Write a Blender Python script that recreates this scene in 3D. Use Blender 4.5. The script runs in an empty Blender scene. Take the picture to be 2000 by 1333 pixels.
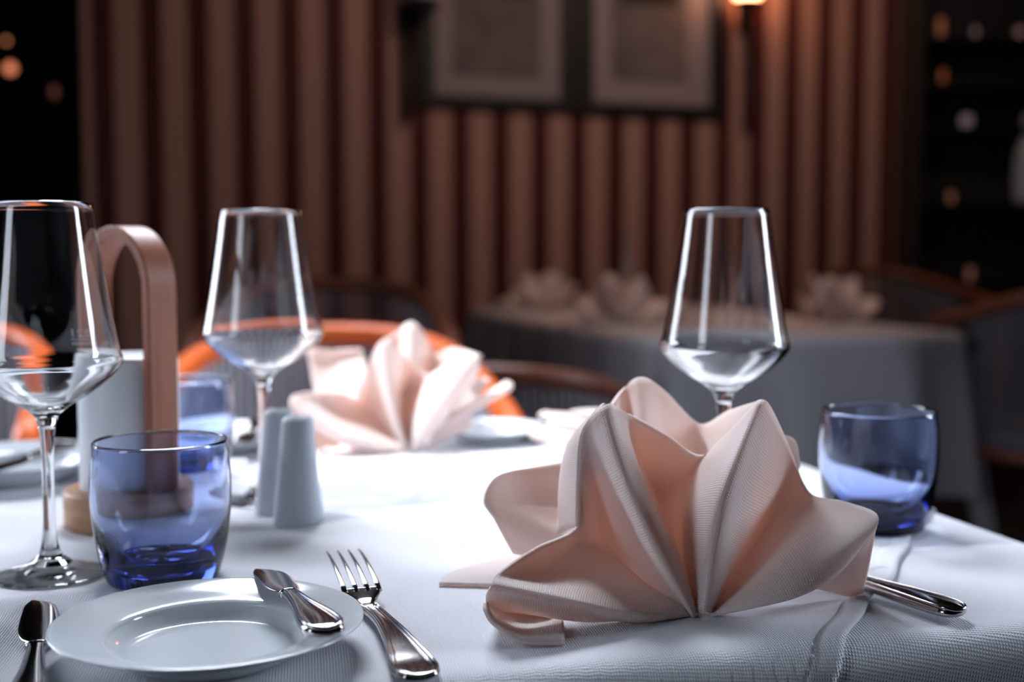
import bpy, bmesh, math, random
from mathutils import Vector, Matrix
random.seed(7)
R = math.radians
S = bpy.context.scene
COL = S.collection

# ------------------------------------------------------------------ camera, world, light, exposure
F = 2400.0                       # focal length in pixels of the 2000 px wide frame
CAMZ = 0.947
PITCH = math.atan(176.5 / F)
cam_d = bpy.data.cameras.new('camera'); cam = bpy.data.objects.new('camera', cam_d); COL.objects.link(cam)
cam.location = (0, 0, CAMZ); cam.rotation_euler = (math.pi / 2 - PITCH, 0, 0)
cam_d.sensor_width = 36; cam_d.lens = F / 2000 * 36
cam_d.clip_start = 0.02; cam_d.clip_end = 60
cam_d.dof.use_dof = True; cam_d.dof.focus_distance = 0.638; cam_d.dof.aperture_fstop = 4.2
S.camera = cam
S.view_settings.view_transform = 'Standard'; S.view_settings.look = 'None'
S.view_settings.exposure = 0.0; S.view_settings.gamma = 1.0
S.view_settings.use_curve_mapping = False
try:
    S.cycles.max_bounces = 14; S.cycles.transmission_bounces = 14; S.cycles.transparent_max_bounces = 12
    S.cycles.glossy_bounces = 6; S.cycles.sample_clamp_indirect = 6.0
    S.cycles.use_denoising = True; S.cycles.blur_glossy = 0.5
except Exception:
    pass
W = bpy.data.worlds.new('world'); S.world = W; W.use_nodes = True
W.node_tree.nodes['Background'].inputs[0].default_value = (0.10, 0.12, 0.17, 1)
W.node_tree.nodes['Background'].inputs[1].default_value = 0.15

def aim(o, target):
    d = Vector(target) - o.location
    o.rotation_euler = d.to_track_quat('-Z', 'Y').to_euler()

def area(name, loc, target, sx, sy, power, col, spread=180):
    l = bpy.data.lights.new(name, 'AREA'); l.shape = 'RECTANGLE'; l.size = sx; l.size_y = sy
    l.energy = power; l.color = col; l.spread = R(spread)
    o = bpy.data.objects.new(name, l); COL.objects.link(o); o.location = loc; aim(o, target); return o

def spot(name, loc, target, angle, blend, power, col, radius=0.03):
    l = bpy.data.lights.new(name, 'SPOT'); l.spot_size = R(angle); l.spot_blend = blend
    l.energy = power; l.color = col; l.shadow_soft_size = radius
    o = bpy.data.objects.new(name, l); COL.objects.link(o); o.location = loc; aim(o, target); return o

# daylight through the tall far window of the left wall
area('window_light', (-2.45, 2.3, 1.75), (0.0, 1.0, 0.78), 0.9, 1.7, 15, (0.82, 0.88, 1.0), 80)
# unseen overhead area light, added to even out the light on the table
area('rooflight_light', (-0.40, 2.45, 2.82), (0.0, 0.95, 0.78), 1.1, 0.9, 37, (0.84, 0.89, 1.0), 90)
area('window_light', (-2.3, -1.1, 1.75), (0.1, 0.7, 0.80), 0.7, 1.5, 6, (0.78, 0.86, 1.0), 100)  # added fill from behind the camera for the napkin front and cloth drop
# daylight through the window of the right wall
area('window_light', (3.1, 1.6, 1.8), (0.0, 1.0, 0.8), 0.6, 1.6, 22, (0.78, 0.86, 1.0), 90)
# sun on the far table and the napkins, made with two unseen spots
spot('sun_shaft', (-1.15, 0.75, 2.80), (-0.12, 1.26, 0.76), 13, 0.6, 520, (0.99, 0.97, 1.0), 0.03)
spot('sun_shaft', (-1.30, 0.85, 2.80), (0.09, 0.93, 0.78), 12, 0.6, 190, (0.97, 0.96, 1.0), 0.02)
# unseen warm lights: a wash on the striped wall, an added back table accent
area('ceiling_lamp_light', (0.9, 3.3, 2.7), (0.6, 5.0, 1.0), 1.2, 0.5, 12, (1.0, 0.70, 0.56))
spot('table_lamp_light', (0.3, 3.4, 2.7), (0.35, 3.5, 0.8), 50, 0.9, 26, (1.0, 0.55, 0.40), 0.1)

# ------------------------------------------------------------------ unprojection helpers
cp, sp = math.cos(PITCH), math.sin(PITCH)
def ray(px, py):
    a = (px - 1000) / F; b = (666.5 - py) / F
    return Vector((a, b * sp + cp, b * cp - sp))
def P(px, py, Y):                 # point at distance Y in front of the camera
    r = ray(px, py); t = Y / r.y
    return Vector((r.x * t, Y, CAMZ + r.z * t))
def T(px, py, z=0.75):            # point on the horizontal plane z
    r = ray(px, py); t = (z - CAMZ) / r.z
    return Vector((r.x * t, r.y * t, z))

# ------------------------------------------------------------------ materials
def mat(name, base=(.8, .8, .8), rough=.5, metal=0.0, trans=0.0, ior=1.45, spec=.5, coat=0.0, emis=None, estr=0.0, sheen=0.0):
    m = bpy.data.materials.new(name); m.use_nodes = True
    b = m.node_tree.nodes['Principled BSDF']
    b.inputs['Base Color'].default_value = (*base, 1); b.inputs['Roughness'].default_value = rough
    b.inputs['Metallic'].default_value = metal; b.inputs['Transmission Weight'].default_value = trans
    b.inputs['IOR'].default_value = ior; b.inputs['Specular IOR Level'].default_value = spec
    b.inputs['Coat Weight'].default_value = coat
    b.inputs['Sheen Weight'].default_value = sheen
    if emis:
        b.inputs['Emission Color'].default_value = (*emis, 1); b.inputs['Emission Strength'].default_value = estr
    return m

def nn(m, t, **kw):
    n = m.node_tree.nodes.new(t)
    for k, v in kw.items(): setattr(n, k, v)
    return n
def lk(m, a, b): m.node_tree.links.new(a, b)

def weave(m, coord='UV', period=0.0015, dist=0.0005, strength=0.6, rot=0.0, noise=True):
    """woven relief: product of two band sets, with slight slub noise; returns the bump node"""
    tc = nn(m, 'ShaderNodeTexCoord'); mp = nn(m, 'ShaderNodeMapping')
    mp.inputs['Rotation'].default_value = (0, 0, rot)
    lk(m, tc.outputs[coord], mp.inputs[0])
    ws = []
    for ax, k in (('X', 1.0), ('Y', 1.25)):
        w = nn(m, 'ShaderNodeTexWave', bands_direction=ax)
        w.inputs['Scale'].default_value = .314 / (period * k); w.inputs['Distortion'].default_value = 0.8
        w.inputs['Detail Scale'].default_value = 0.3
        lk(m, mp.outputs[0], w.inputs[0]); ws.append(w)
    a = nn(m, 'ShaderNodeMath', operation='MULTIPLY'); lk(m, ws[0].outputs['Fac'], a.inputs[0]); lk(m, ws[1].outputs['Fac'], a.inputs[1])
    nz = nn(m, 'ShaderNodeTexNoise'); nz.inputs['Scale'].default_value = 900; nz.inputs['Detail'].default_value = 2
    lk(m, mp.outputs[0], nz.inputs[0])
    ad = nn(m, 'ShaderNodeMath', operation='MULTIPLY_ADD'); lk(m, nz.outputs[0], ad.inputs[0]); ad.inputs[1].default_value = .5; lk(m, a.outputs[0], ad.inputs[2])
    bp = nn(m, 'ShaderNodeBump'); bp.inputs['Strength'].default_value = strength; bp.inputs['Distance'].default_value = dist
    lk(m, ad.outputs[0], bp.inputs['Height'])
    return bp, a

def cloth_mat(name, base, transl, tw, period, dist, coord='UV', rot=0.0, rough=.75, strength=.6, sheen=.1):
    m = mat(name, base, rough, spec=.25, sheen=sheen)
    bp, a = weave(m, coord, period, dist, strength, rot)
    b = m.node_tree.nodes['Principled BSDF']; out = m.node_tree.nodes['Material Output']
    lk(m, bp.outputs[0], b.inputs['Normal'])
    if tw > 0:
        t = nn(m, 'ShaderNodeBsdfTranslucent'); t.inputs[0].default_value = (*transl, 1); lk(m, bp.outputs[0], t.inputs['Normal'])
        mx = nn(m, 'ShaderNodeMixShader'); mx.inputs[0].default_value = tw
        lk(m, b.outputs[0], mx.inputs[1]); lk(m, t.outputs[0], mx.inputs[2]); lk(m, mx.outputs[0], out.inputs[0])
    return m

def wood_mat(name, c1, c2, rough=.45, scale=(60, 60, 4)):
    m = mat(name, c1, rough); b = m.node_tree.nodes['Principled BSDF']
    tc = nn(m, 'ShaderNodeTexCoord'); mp = nn(m, 'ShaderNodeMapping'); mp.inputs['Scale'].default_value = scale
    nz = nn(m, 'ShaderNodeTexNoise'); nz.inputs['Scale'].default_value = 2.0; nz.inputs['Detail'].default_value = 5
    cr = nn(m, 'ShaderNodeValToRGB'); cr.color_ramp.elements[0].color = (*c1, 1); cr.color_ramp.elements[1].color = (*c2, 1)
    cr.color_ramp.elements[0].position = .35; cr.color_ramp.elements[1].position = .7
    lk(m, tc.outputs['Object'], mp.inputs[0]); lk(m, mp.outputs[0], nz.inputs[0]); lk(m, nz.outputs[0], cr.inputs[0]); lk(m, cr.outputs[0], b.inputs['Base Color'])
    return m

M = {}
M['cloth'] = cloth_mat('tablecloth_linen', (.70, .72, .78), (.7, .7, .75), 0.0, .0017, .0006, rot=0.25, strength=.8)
M['overlay'] = cloth_mat('overlay_linen', (.72, .74, .79), (.7, .7, .75), 0.0, .0014, .0005, rot=0.1, strength=.8)
M['napkin'] = cloth_mat('peach_napkin', (.89, .86, .84), (.93, .58, .45), 0.33, .0011, .0003, strength=.8, sheen=.2)  # near-white linen; peach of its shaded folds put into the translucency
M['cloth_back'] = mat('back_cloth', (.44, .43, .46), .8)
M['glass'] = mat('clear_glass', (1, 1, 1), 0.0, trans=1.0, ior=1.48)
def thin_glass():
    m = mat('thin_glass', (1, 1, 1), 0.0, trans=1.0, ior=1.48); out = m.node_tree.nodes['Material Output']; b = m.node_tree.nodes['Principled BSDF']
    t = nn(m, 'ShaderNodeBsdfTransparent'); g = nn(m, 'ShaderNodeBsdfGlossy'); g.inputs['Roughness'].default_value = .02
    fr = nn(m, 'ShaderNodeFresnel'); fr.inputs[0].default_value = 1.25
    mx = nn(m, 'ShaderNodeMixShader'); lk(m, fr.outputs[0], mx.inputs[0]); lk(m, t.outputs[0], mx.inputs[1]); lk(m, g.outputs[0], mx.inputs[2])
    m2 = nn(m, 'ShaderNodeMixShader'); m2.inputs[0].default_value = .72; lk(m, b.outputs[0], m2.inputs[1]); lk(m, mx.outputs[0], m2.inputs[2]); lk(m, m2.outputs[0], out.inputs[0])
    return m
M['foot_glass'] = thin_glass()
M['blue_glass'] = mat('blue_glass', (.52, .62, .92), 0.0, trans=1.0, ior=1.48)
_b = M['blue_glass']; _b.node_tree.nodes['Principled BSDF'].inputs['Base Color'].default_value = (.72, .79, .96, 1)
_v = nn(_b, 'ShaderNodeVolumeAbsorption'); _v.inputs[0].default_value = (.55, .61, .80, 1); _v.inputs[1].default_value = 130
lk(_b, _v.outputs[0], _b.node_tree.nodes['Material Output'].inputs['Volume'])
M['porcelain'] = mat('white_porcelain', (.66, .71, .75), .12, coat=.4)
M['grey_porcelain'] = mat('grey_porcelain', (.45, .50, .56), .3)
M['steel'] = mat('polished_steel', (.42, .40, .40), .12, metal=1.0)
M['arch_wood'] = wood_mat('beech_wood', (.29, .095, .05), (.37, .14, .08))
M['base_wood'] = wood_mat('oak_base', (.42, .21, .11), (.52, .30, .17), scale=(8, 8, 80))
M['lamp_white'] = mat('opal_glass', (.80, .83, .86), .35)
M['orange'] = mat('orange_lacquer', (.95, .17, .025), .35)
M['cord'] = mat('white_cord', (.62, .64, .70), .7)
M['cord_dim'] = mat('grey_cord', (.17, .16, .18), .8)  # cord of the back chairs, their dimness put into the colour
M['cushion'] = mat('grey_cushion', (.10, .10, .13), .9)
M['brown_wood'] = wood_mat('brown_wood', (.13, .035, .018), (.19, .06, .03))
M['black'] = mat('black_frame', (.008, .009, .010), .5)
M['mat_board'] = mat('mat_board', (.30, .25, .27), .8)
M['dark_wood'] = mat('dark_panel', (.006, .006, .008), .45)
M['floor'] = mat('dark_floor', (.02, .018, .018), .6)
M['ceiling'] = mat('dark_ceiling', (.08, .07, .07), .8)
M['etch'] = mat('etched_white', (.9, .9, .95), .6)

# ------------------------------------------------------------------ object helpers
def tag(o, label=None, cat=None, group=None, kind=None):
    if label: o['label'] = label
    if cat: o['category'] = cat
    if group: o['group'] = group
    if kind: o['kind'] = kind
    return o
def empty(name, loc, rz=0):
    o = bpy.data.objects.new(name, None); COL.objects.link(o); o.location = loc; o.rotation_euler = (0, 0, rz)
    o.empty_display_size = .02; return o
def link(name, me, m, parent=None, smooth=True):
    if m: me.materials.append(m)
    if smooth:
        for p in me.polygons: p.use_smooth = True
    o = bpy.data.objects.new(name, me); COL.objects.link(o)
    if parent: o.parent = parent
    return o
def from_bm(name, bm, m, parent=None, smooth=True, recalc=True):
    if recalc: bmesh.ops.recalc_face_normals(bm, faces=bm.faces)
    me = bpy.data.meshes.new(name); bm.to_mesh(me); bm.free()
    return link(name, me, m, parent, smooth)
def copy_tree(o, parent=None):
    c = o.copy(); COL.objects.link(c); c.parent = parent
    for ch in list(o.children): copy_tree(ch, c)
    return c

def lathe(bm, prof, seg=64, closed=True, cx=0, cy=0, sx=1, sy=1, power=None):
    rings = []
    for r, z in prof:
        if r < 1e-6:
            rings.append([bm.verts.new((cx, cy, z))])
        else:
            ring = []
            for i in range(seg):
                a = 2 * math.pi * i / seg; c, s = math.cos(a), math.sin(a)
                if power:
                    c = math.copysign(abs(c) ** (2 / power), c); s = math.copysign(abs(s) ** (2 / power), s)
                ring.append(bm.verts.new((cx + r * sx * c, cy + r * sy * s, z)))
            rings.append(ring)
    for a, b in zip(rings, rings[1:]):
        if len(a) == 1 and len(b) == 1: continue
        for i in range(seg):
            j = (i + 1) % seg
            if len(a) == 1: bm.faces.new((a[0], b[j], b[i]))
            elif len(b) == 1: bm.faces.new((a[i], a[j], b[0]))
            else: bm.faces.new((a[i], a[j], b[j], b[i]))

def cr(p0, p1, p2, p3, t):
    return 0.5 * ((2 * p1) + (p2 - p0) * t + (2 * p0 - 5 * p1 + 4 * p2 - p3) * t * t + (3 * p1 - p0 - 3 * p2 + p3) * t ** 3)
def spline(pts, n):
    pts = [Vector(p) for p in pts]
    out = []
    q = [pts[0] * 2 - pts[1]] + pts + [pts[-1] * 2 - pts[-2]]
    for i in range(len(pts) - 1):
        for k in range(n):
            out.append(cr(q[i], q[i + 1], q[i + 2], q[i + 3], k / n))
    out.append(pts[-1].copy())
    return out
def smooth_prof(pts, n=6):
    return [(max(0, v.x), v.y) for v in spline([(a, b, 0) for a, b in pts], n)]

def tube(bm, pts, rad, seg=12, up=Vector((0, 0, 1)), flat=1.0):
    rings = []
    n = len(pts)
    for i, p in enumerate(pts):
        d = (pts[min(i + 1, n - 1)] - pts[max(i - 1, 0)]).normalized()
        s = d.cross(up)
        if s.length < 1e-4: s = d.cross(Vector((0, 1, 0)))
        s.normalize(); u = s.cross(d).normalized()
        r = rad[i] if isinstance(rad, (list, tuple)) else rad
        rings.append([bm.verts.new(p + s * (r * math.cos(2 * math.pi * k / seg)) + u * (r * flat * math.sin(2 * math.pi * k / seg))) for k in range(seg)])
    for a, b in zip(rings, rings[1:]):
        for k in range(seg):
            bm.faces.new((a[k], a[(k + 1) % seg], b[(k + 1) % seg], b[k]))
    bm.faces.new(rings[0][::-1]); bm.faces.new(rings[-1])

def box(bm, c, s, rz=0.0, bev=0.0):
    m = Matrix.Translation(c) @ Matrix.Rotation(rz, 4, 'Z') @ Matrix.Diagonal((*s, 1))
    r = bmesh.ops.create_cube(bm, size=1.0, matrix=m)
    if bev > 0:
        es = set()
        for v in r['verts']:
            for e in v.link_edges: es.add(e)
        bmesh.ops.bevel(bm, geom=list(es), offset=bev, segments=2, affect='EDGES')

def loft(bm, secs, seg=20, power=2.6):
    """secs: (center, halfwidth, halfthick, side, up) superelliptic sections"""
    rings = []
    for c, w, h, s, u in secs:
        ring = []
        for k in range(seg):
            a = 2 * math.pi * k / seg; ca, sa = math.cos(a), math.sin(a)
            x = math.copysign(abs(ca) ** (2 / power), ca) * w; y = math.copysign(abs(sa) ** (2 / power), sa) * h
            ring.append(bm.verts.new(c + s * x + u * y))
        rings.append(ring)
    for a, b in zip(rings, rings[1:]):
        for k in range(seg): bm.faces.new((a[k], a[(k + 1) % seg], b[(k + 1) % seg], b[k]))
    bm.faces.new(rings[0][::-1]); bm.faces.new(rings[-1])

def patch(bm, cols, n=8, m=6, uvscale=1.0):
    """smooth surface through columns of points (all the same length), with a metric UV map"""
    rows = [spline(c, m) for c in cols]
    nr = len(rows[0])
    grid = []
    for j in range(nr):
        grid.append(spline([r[j] for r in rows], n))
    uvl = bm.loops.layers.uv.verify()
    V = [[bm.verts.new(p) for p in g] for g in grid]
    jm = nr - 1
    # metric uv: u from the outermost row, v from each column
    u = [0.0]
    g = grid[int(jm * .7)]
    for a, b in zip(g, g[1:]): u.append(u[-1] + (b - a).length)
    vlen = [[0.0] for _ in g]
    for i in range(len(g)):
        for j in range(1, nr): vlen[i].append(vlen[i][-1] + (grid[j][i] - grid[j - 1][i]).length)
    vm = [sum(v[j] for v in vlen) / len(vlen) for j in range(nr)]
    for j in range(nr - 1):
        for i in range(len(g) - 1):
            f = bm.faces.new((V[j][i], V[j][i + 1], V[j + 1][i + 1], V[j + 1][i]))
            for lp, (jj, ii) in zip(f.loops, ((j, i), (j, i + 1), (j + 1, i + 1), (j + 1, i))):
                lp[uvl].uv = (u[ii] * uvscale, vm[jj] * uvscale)
    return V

# ------------------------------------------------------------------ room shell
WK = 1 / 4.8
def wall_pt(px):
    Y = 1 / (WK * (1 - .1487 * (px - 1000) / 1000)); return Vector(((px - 1000) / F * Y, Y, 0))
wa, wb = wall_pt(172), wall_pt(1757)
wdir = (wb - wa).normalized(); wn = Vector((wdir.y, -wdir.x, 0))     # towards the camera
wang = math.atan2(wdir.y, wdir.x)
def stripes():
    m = mat('striped_wallpaper', (.5, .3, .25), .75); b = m.node_tree.nodes['Principled BSDF']
    tc = nn(m, 'ShaderNodeTexCoord'); sx = nn(m, 'ShaderNodeSeparateXYZ'); lk(m, tc.outputs['Object'], sx.inputs[0])
    d = nn(m, 'ShaderNodeMath', operation='DIVIDE'); lk(m, sx.outputs[0], d.inputs[0]); d.inputs[1].default_value = .1614
    fr = nn(m, 'ShaderNodeMath', operation='FRACT'); lk(m, d.outputs[0], fr.inputs[0])
    cr_ = nn(m, 'ShaderNodeValToRGB'); cr_.color_ramp.interpolation = 'CONSTANT'
    e = cr_.color_ramp.elements
    e[0].position = 0; e[0].color = (.075, .010, .009, 1)
    e[1].position = .23; e[1].color = (.44, .25, .20, 1)
    n = e.new(.77); n.color = (.075, .010, .009, 1)
    lk(m, fr.outputs[0], cr_.inputs[0]); lk(m, cr_.outputs[0], b.inputs['Base Color'])
    return m
# wall_back: local x runs along the wall, zero at a dark stripe
p1016 = wall_pt(1016)
org = p1016 - wdir * (.1614 * .5)
def panel(name, a, b, z0, z1, m, thick=.06):
    bm = bmesh.new(); L = (b - a).length; mid = (a + b) / 2
    d = (b - a).normalized(); ang = math.atan2(d.y, d.x); n = Vector((d.y, -d.x, 0))
    box(bm, Vector((0, 0, 0)), (L, thick, z1 - z0))
    o = from_bm(name, bm, m, smooth=False); c = mid - n * thick / 2
    o.location = (c.x, c.y, (z0 + z1) / 2); o.rotation_euler = (0, 0, ang)
    return tag(o, kind='structure')
wallmat = stripes()
bm = bmesh.new()
la, lb = (wa - org).dot(wdir), (wb - org).dot(wdir)
box(bm, Vector(((la + lb) / 2, .04, 1.45)), (lb - la, .08, 2.9))
o = from_bm('wall_back', bm, wallmat, smooth=False); o.location = org; o.rotation_euler = (0, 0, wang); tag(o, kind='structure')
# dark recess left of the striped wall, and the dark wall right of it
recess = wa + Vector((-.02, .0, 0))
panel('wall_recess', Vector((-3.2, 6.0, 0)), Vector((-1.2, 6.3, 0)), 0, 2.9, M['dark_wood'])
panel('wall_side', Vector((-1.2, 6.3, 0)), wa + Vector((.02, .07, 0)), 0, 2.9, M['dark_wood'])
panel('wall_right', wb + wdir * .002, Vector((3.6, 6.2, 0)), 0, 2.9, M['dark_wood'])
fl = bmesh.new(); box(fl, Vector((0, 2, -.05)), (8, 10.4, .1)); tag(from_bm('floor', fl, M['floor'], smooth=False), kind='structure')
cl = bmesh.new(); box(cl, Vector((0, 2, 2.95)), (8, 10.4, .1)); tag(from_bm('ceiling', cl, M['ceiling'], smooth=False), kind='structure')
def side_wall(name, x, holes, nx):
    bm = bmesh.new(); ys = [-3.0]
    for (y0, y1) in holes: ys += [y0, y1]
    ys += [6.4]
    for i in range(0, len(ys), 2): box(bm, Vector((x, (ys[i] + ys[i + 1]) / 2, 1.45)), (.1, ys[i + 1] - ys[i], 2.9))
    for (y0, y1) in holes:
        box(bm, Vector((x, (y0 + y1) / 2, .4)), (.1, y1 - y0, .8)); box(bm, Vector((x, (y0 + y1) / 2, 2.78)), (.1, y1 - y0, .24))
    tag(from_bm(name, bm, M['dark_wood'], smooth=False), kind='structure')
side_wall('wall_left', -3.25, [(-1.8, -.6), (1.8, 2.9)], 1)
side_wall('wall_far_right', 3.65, [(1.2, 2.1)], -1)
bm = bmesh.new(); box(bm, Vector((.2, -3.0, 1.45)), (7, .1, 2.9)); tag(from_bm('wall_front', bm, M['dark_wood'], smooth=False), kind='structure')

# ------------------------------------------------------------------ the dining tables and their cloths
class Cloth:
    """maps a flat parameter (s,t) on to a table top of size (-Ls..0, 0..Lt) and down its sides"""
    def __init__(self, corner, u, Ls, Lt, ztop, r=.012, flare=.10, waves=None, lobes=9, amp=.35):
        self.c, self.u = Vector((corner[0], corner[1], 0)), Vector((u[0], u[1], 0)).normalized()
        self.v = Vector((-self.u.y, self.u.x, 0)); self.Ls, self.Lt, self.z, self.r = Ls, Lt, ztop, r
        self.flare, self.waves, self.lobes, self.amp = flare, waves, lobes, amp
    def inv(self, p):
        d = Vector((p.x, p.y, 0)) - self.c; return d.dot(self.u), d.dot(self.v)
    def __call__(self, s, t, lift=0.0):
        ps, pt = min(max(s, -self.Ls), 0), min(max(t, 0), self.Lt)
        ex, ey = s - ps, t - pt; d = math.hypot(ex, ey)
        base = self.c + self.u * ps + self.v * pt
        h = self.waves(base.x, base.y) if self.waves else 0.0
        if d < 1e-7: return Vector((base.x, base.y, self.z + h + lift))
        dx, dy = ex / d, ey / d; r = self.r + lift
        arc = self.r * math.pi / 2
        if d < arc:
            a = d / self.r; out, down = r * math.sin(a), r * (1 - math.cos(a))
            down -= lift
        else:
            e = d - arc
            edge = ps * 1.0 + pt * 1.3
            ang = math.atan2(ey, ex)
            f = self.flare * e * (1 + self.amp * math.sin(edge * 21 + ang * self.lobes) + .4 * self.amp * math.sin(edge * 37 + 1.3))
            out, down = r + f, self.r + e * .985
        k = max(0.0, 1 - d / .02)
        q = base + self.u * (dx * out) + self.v * (dy * out)
        return Vector((q.x, q.y, self.z + h * k - down))
    def mesh(self, name, drop, m, step=.006, lift=0.0, ss=None, ts=None):
        def axis(lo, hi):
            out = []; x = lo
            fine = [(-.02, .025)]
            n = int((hi - lo) / step); return [lo + (hi - lo) * i / n for i in range(n + 1)]
        A = axis(-drop, 0)[:-1] + [0] ; 
        s_ax = [-self.Ls + a for a in A] + axis(-self.Ls, 0)[1:] + [-a for a in reversed(A[:-1])]
        t_ax = A + axis(0, self.Lt)[1:] + [self.Lt - a for a in reversed(A[:-1])]
        if ss: s_ax = [s for s in s_ax if ss[0] <= s <= ss[1]]
        verts = [self(s, t, lift) for s in s_ax for t in t_ax]
        nt = len(t_ax)
        faces = [(i * nt + j, (i + 1) * nt + j, (i + 1) * nt + j + 1, i * nt + j + 1) for i in range(len(s_ax) - 1) for j in range(nt - 1)]
        me = bpy.data.meshes.new(name); me.from_pydata([tuple(v) for v in verts], [], faces)
        uv = me.uv_layers.new(name='UVMap')
        flat = [(s, t) for s in s_ax for t in t_ax]
        for lp in me.loops: uv.data[lp.index].uv = flat[lp.vertex_index]
        return link(name, me, m)

def seg_dist(x, y, a, b):
    dx, dy = b[0] - a[0], b[1] - a[1]; t = max(0, min(1, ((x - a[0]) * dx + (y - a[1]) * dy) / (dx * dx + dy * dy)))
    return math.hypot(x - a[0] - t * dx, y - a[1] - t * dy), t
RIDGES = []
def ridge(pts, h, w):
    q = [T(*p) for p in pts]
    for a, b in zip(q, q[1:]): RIDGES.append(((a.x, a.y), (b.x, b.y), h, w))
ridge([(640, 1022), (760, 1040), (900, 1070)], .0075, .020)
ridge([(690, 985), (820, 975), (940, 985)], .0050, .022)
ridge([(700, 950), (860, 935), (960, 925)], .0032, .014)
ridge([(0, 1188), (60, 1182), (130, 1172)], .0045, .012)
ridge([(640, 1300), (720, 1250), (760, 1230)], .0012, .010)
def waves(x, y):
    best = 0.0
    for a, b, h, w in RIDGES:
        d, t = seg_dist(x, y, a, b); best = max(best, h * math.exp(-(d / w) ** 2))
    return best + .0004 * math.sin(x * 31 + y * 17) * math.sin(y * 43 - x * 11)

TU = (.964, .267)
mainc = Cloth((.3855, .675), TU, 1.75, .754, .7486, r=.016, flare=.05, waves=waves)
ZT = .75                                  # top face of the overlay
tag(mainc.mesh('tablecloth', .32, M['cloth'], step=.0075), 'large white woven tablecloth draped over the near table, bare at its right corner', 'tablecloth')

# overlay cloth laid askew, its hem crossing the right end of the table
h0 = mainc.inv(T(1652, 1262)); h1 = mainc.inv(T(1772, 1072))
hd = Vector((h1[0] - h0[0], h1[1] - h0[1])).normalized(); hl = Vector((-hd.y, hd.x))
ov = empty('overlay_cloth', (0, 0, 0)); tag(ov, 'white overlay cloth laid askew on the near tablecloth, hem passing under the right tumbler', 'overlay cloth')
def hem_wob(b): return .0020 * math.sin(b * 30) + .0015 * math.sin(b * 71 + 1)
def overlay_mesh(name, a0, a1, b0, b1, na, nb, lift, m, pw=1.0):
    A = [a0 + (a1 - a0) * (i / na) ** pw for i in range(na + 1)]; B = [b0 + (b1 - b0) * j / nb for j in range(nb + 1)]
    V, UV = [], []
    for a in A:
        for b in B:
            aa = a + hem_wob(b)
            s = h0[0] + hd.x * b + hl.x * aa; t = h0[1] + hd.y * b + hl.y * aa
            V.append(tuple(mainc(s, t, lift + .0009 * math.exp(-(a / .006) ** 2)))); UV.append((s, t))
    faces = [(i * (nb + 1) + j, (i + 1) * (nb + 1) + j, (i + 1) * (nb + 1) + j + 1, i * (nb + 1) + j + 1) for i in range(na) for j in range(nb)]
    me = bpy.data.meshes.new(name); me.from_pydata(V, [], faces); uv = me.uv_layers.new(name='UVMap')
    for lp in me.loops: uv.data[lp.index].uv = UV[lp.vertex_index]
    o = link(name, me, m, ov)
    sm = o.modifiers.new('thick', 'SOLIDIFY'); sm.thickness = .0006; sm.offset = -1
    return o
overlay_mesh('cloth_sheet', 0, 1.25, -.26, .95, 150, 150, .0014, M['overlay'])
overlay_mesh('hem', 0, .014, -.26, .95, 4, 200, .0017, M['overlay'])

def table_under(name, clo, label, legs=True, group=None):
    c = clo.c + clo.u * (-clo.Ls / 2) + clo.v * (clo.Lt / 2)
    t = empty(name, (c.x, c.y, 0), math.atan2(clo.u.y, clo.u.x)); tag(t, label, 'table')
    bm = bmesh.new(); box(bm, Vector((0, 0, clo.z - .018)), (clo.Ls - .004, clo.Lt - .004, .030)); from_bm('tabletop', bm, M['brown_wood'], t, False)
    for sx in (-1, 1):
        for sy in (-1, 1):
            bm = bmesh.new(); x, y = sx * (clo.Ls / 2 - .06), sy * (clo.Lt / 2 - .06)
            tube(bm, [Vector((x, y, 0)), Vector((x, y, clo.z - .034))], [.018, .028], 12); from_bm('leg', bm, M['brown_wood'], t)
table_under('dining_table', mainc, 'near wooden dining table hidden under its white tablecloth')

# back table
backc = Cloth((1.098, 3.02), (math.cos(R(17.5)), math.sin(R(17.5))), .80, 1.55, .7486, r=.02, flare=.09, lobes=12, amp=.7)
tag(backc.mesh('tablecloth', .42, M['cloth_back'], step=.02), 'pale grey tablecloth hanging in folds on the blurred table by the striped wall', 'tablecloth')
table_under('dining_table', backc, 'wooden dining table by the striped wall, under a grey cloth')

# ------------------------------------------------------------------ napkins
def napkin(name, patches, label, cat='napkin', thick=.0024, n=8, m=7):
    allp = [p for pt in patches for c in pt for p in c]
    base = T(*patches[0][0][0][:2]) if False else None
    pts = [[[P(*q) for q in c] for c in pt] for pt in patches]
    for pt in pts:
        for c in pt:
            for q in c: q.z = max(q.z, ZT + .0022)
    cen = sum((q for pt in pts for c in pt for q in c), Vector()) / len(allp); cen.z = ZT
    bm = bmesh.new()
    for pt in pts: patch(bm, [[q - cen for q in c] for c in pt], n=n, m=m)
    for v in bm.verts: v.co.z = max(v.co.z, .0018)
    bmesh.ops.recalc_face_normals(bm, faces=bm.faces)
    o = from_bm(name, bm, M['napkin'], recalc=False); o.location = cen
    sm = o.modifiers.new('thick', 'SOLIDIFY'); sm.thickness = thick; sm.offset = 0
    tag(o, label, cat); return o

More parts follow.
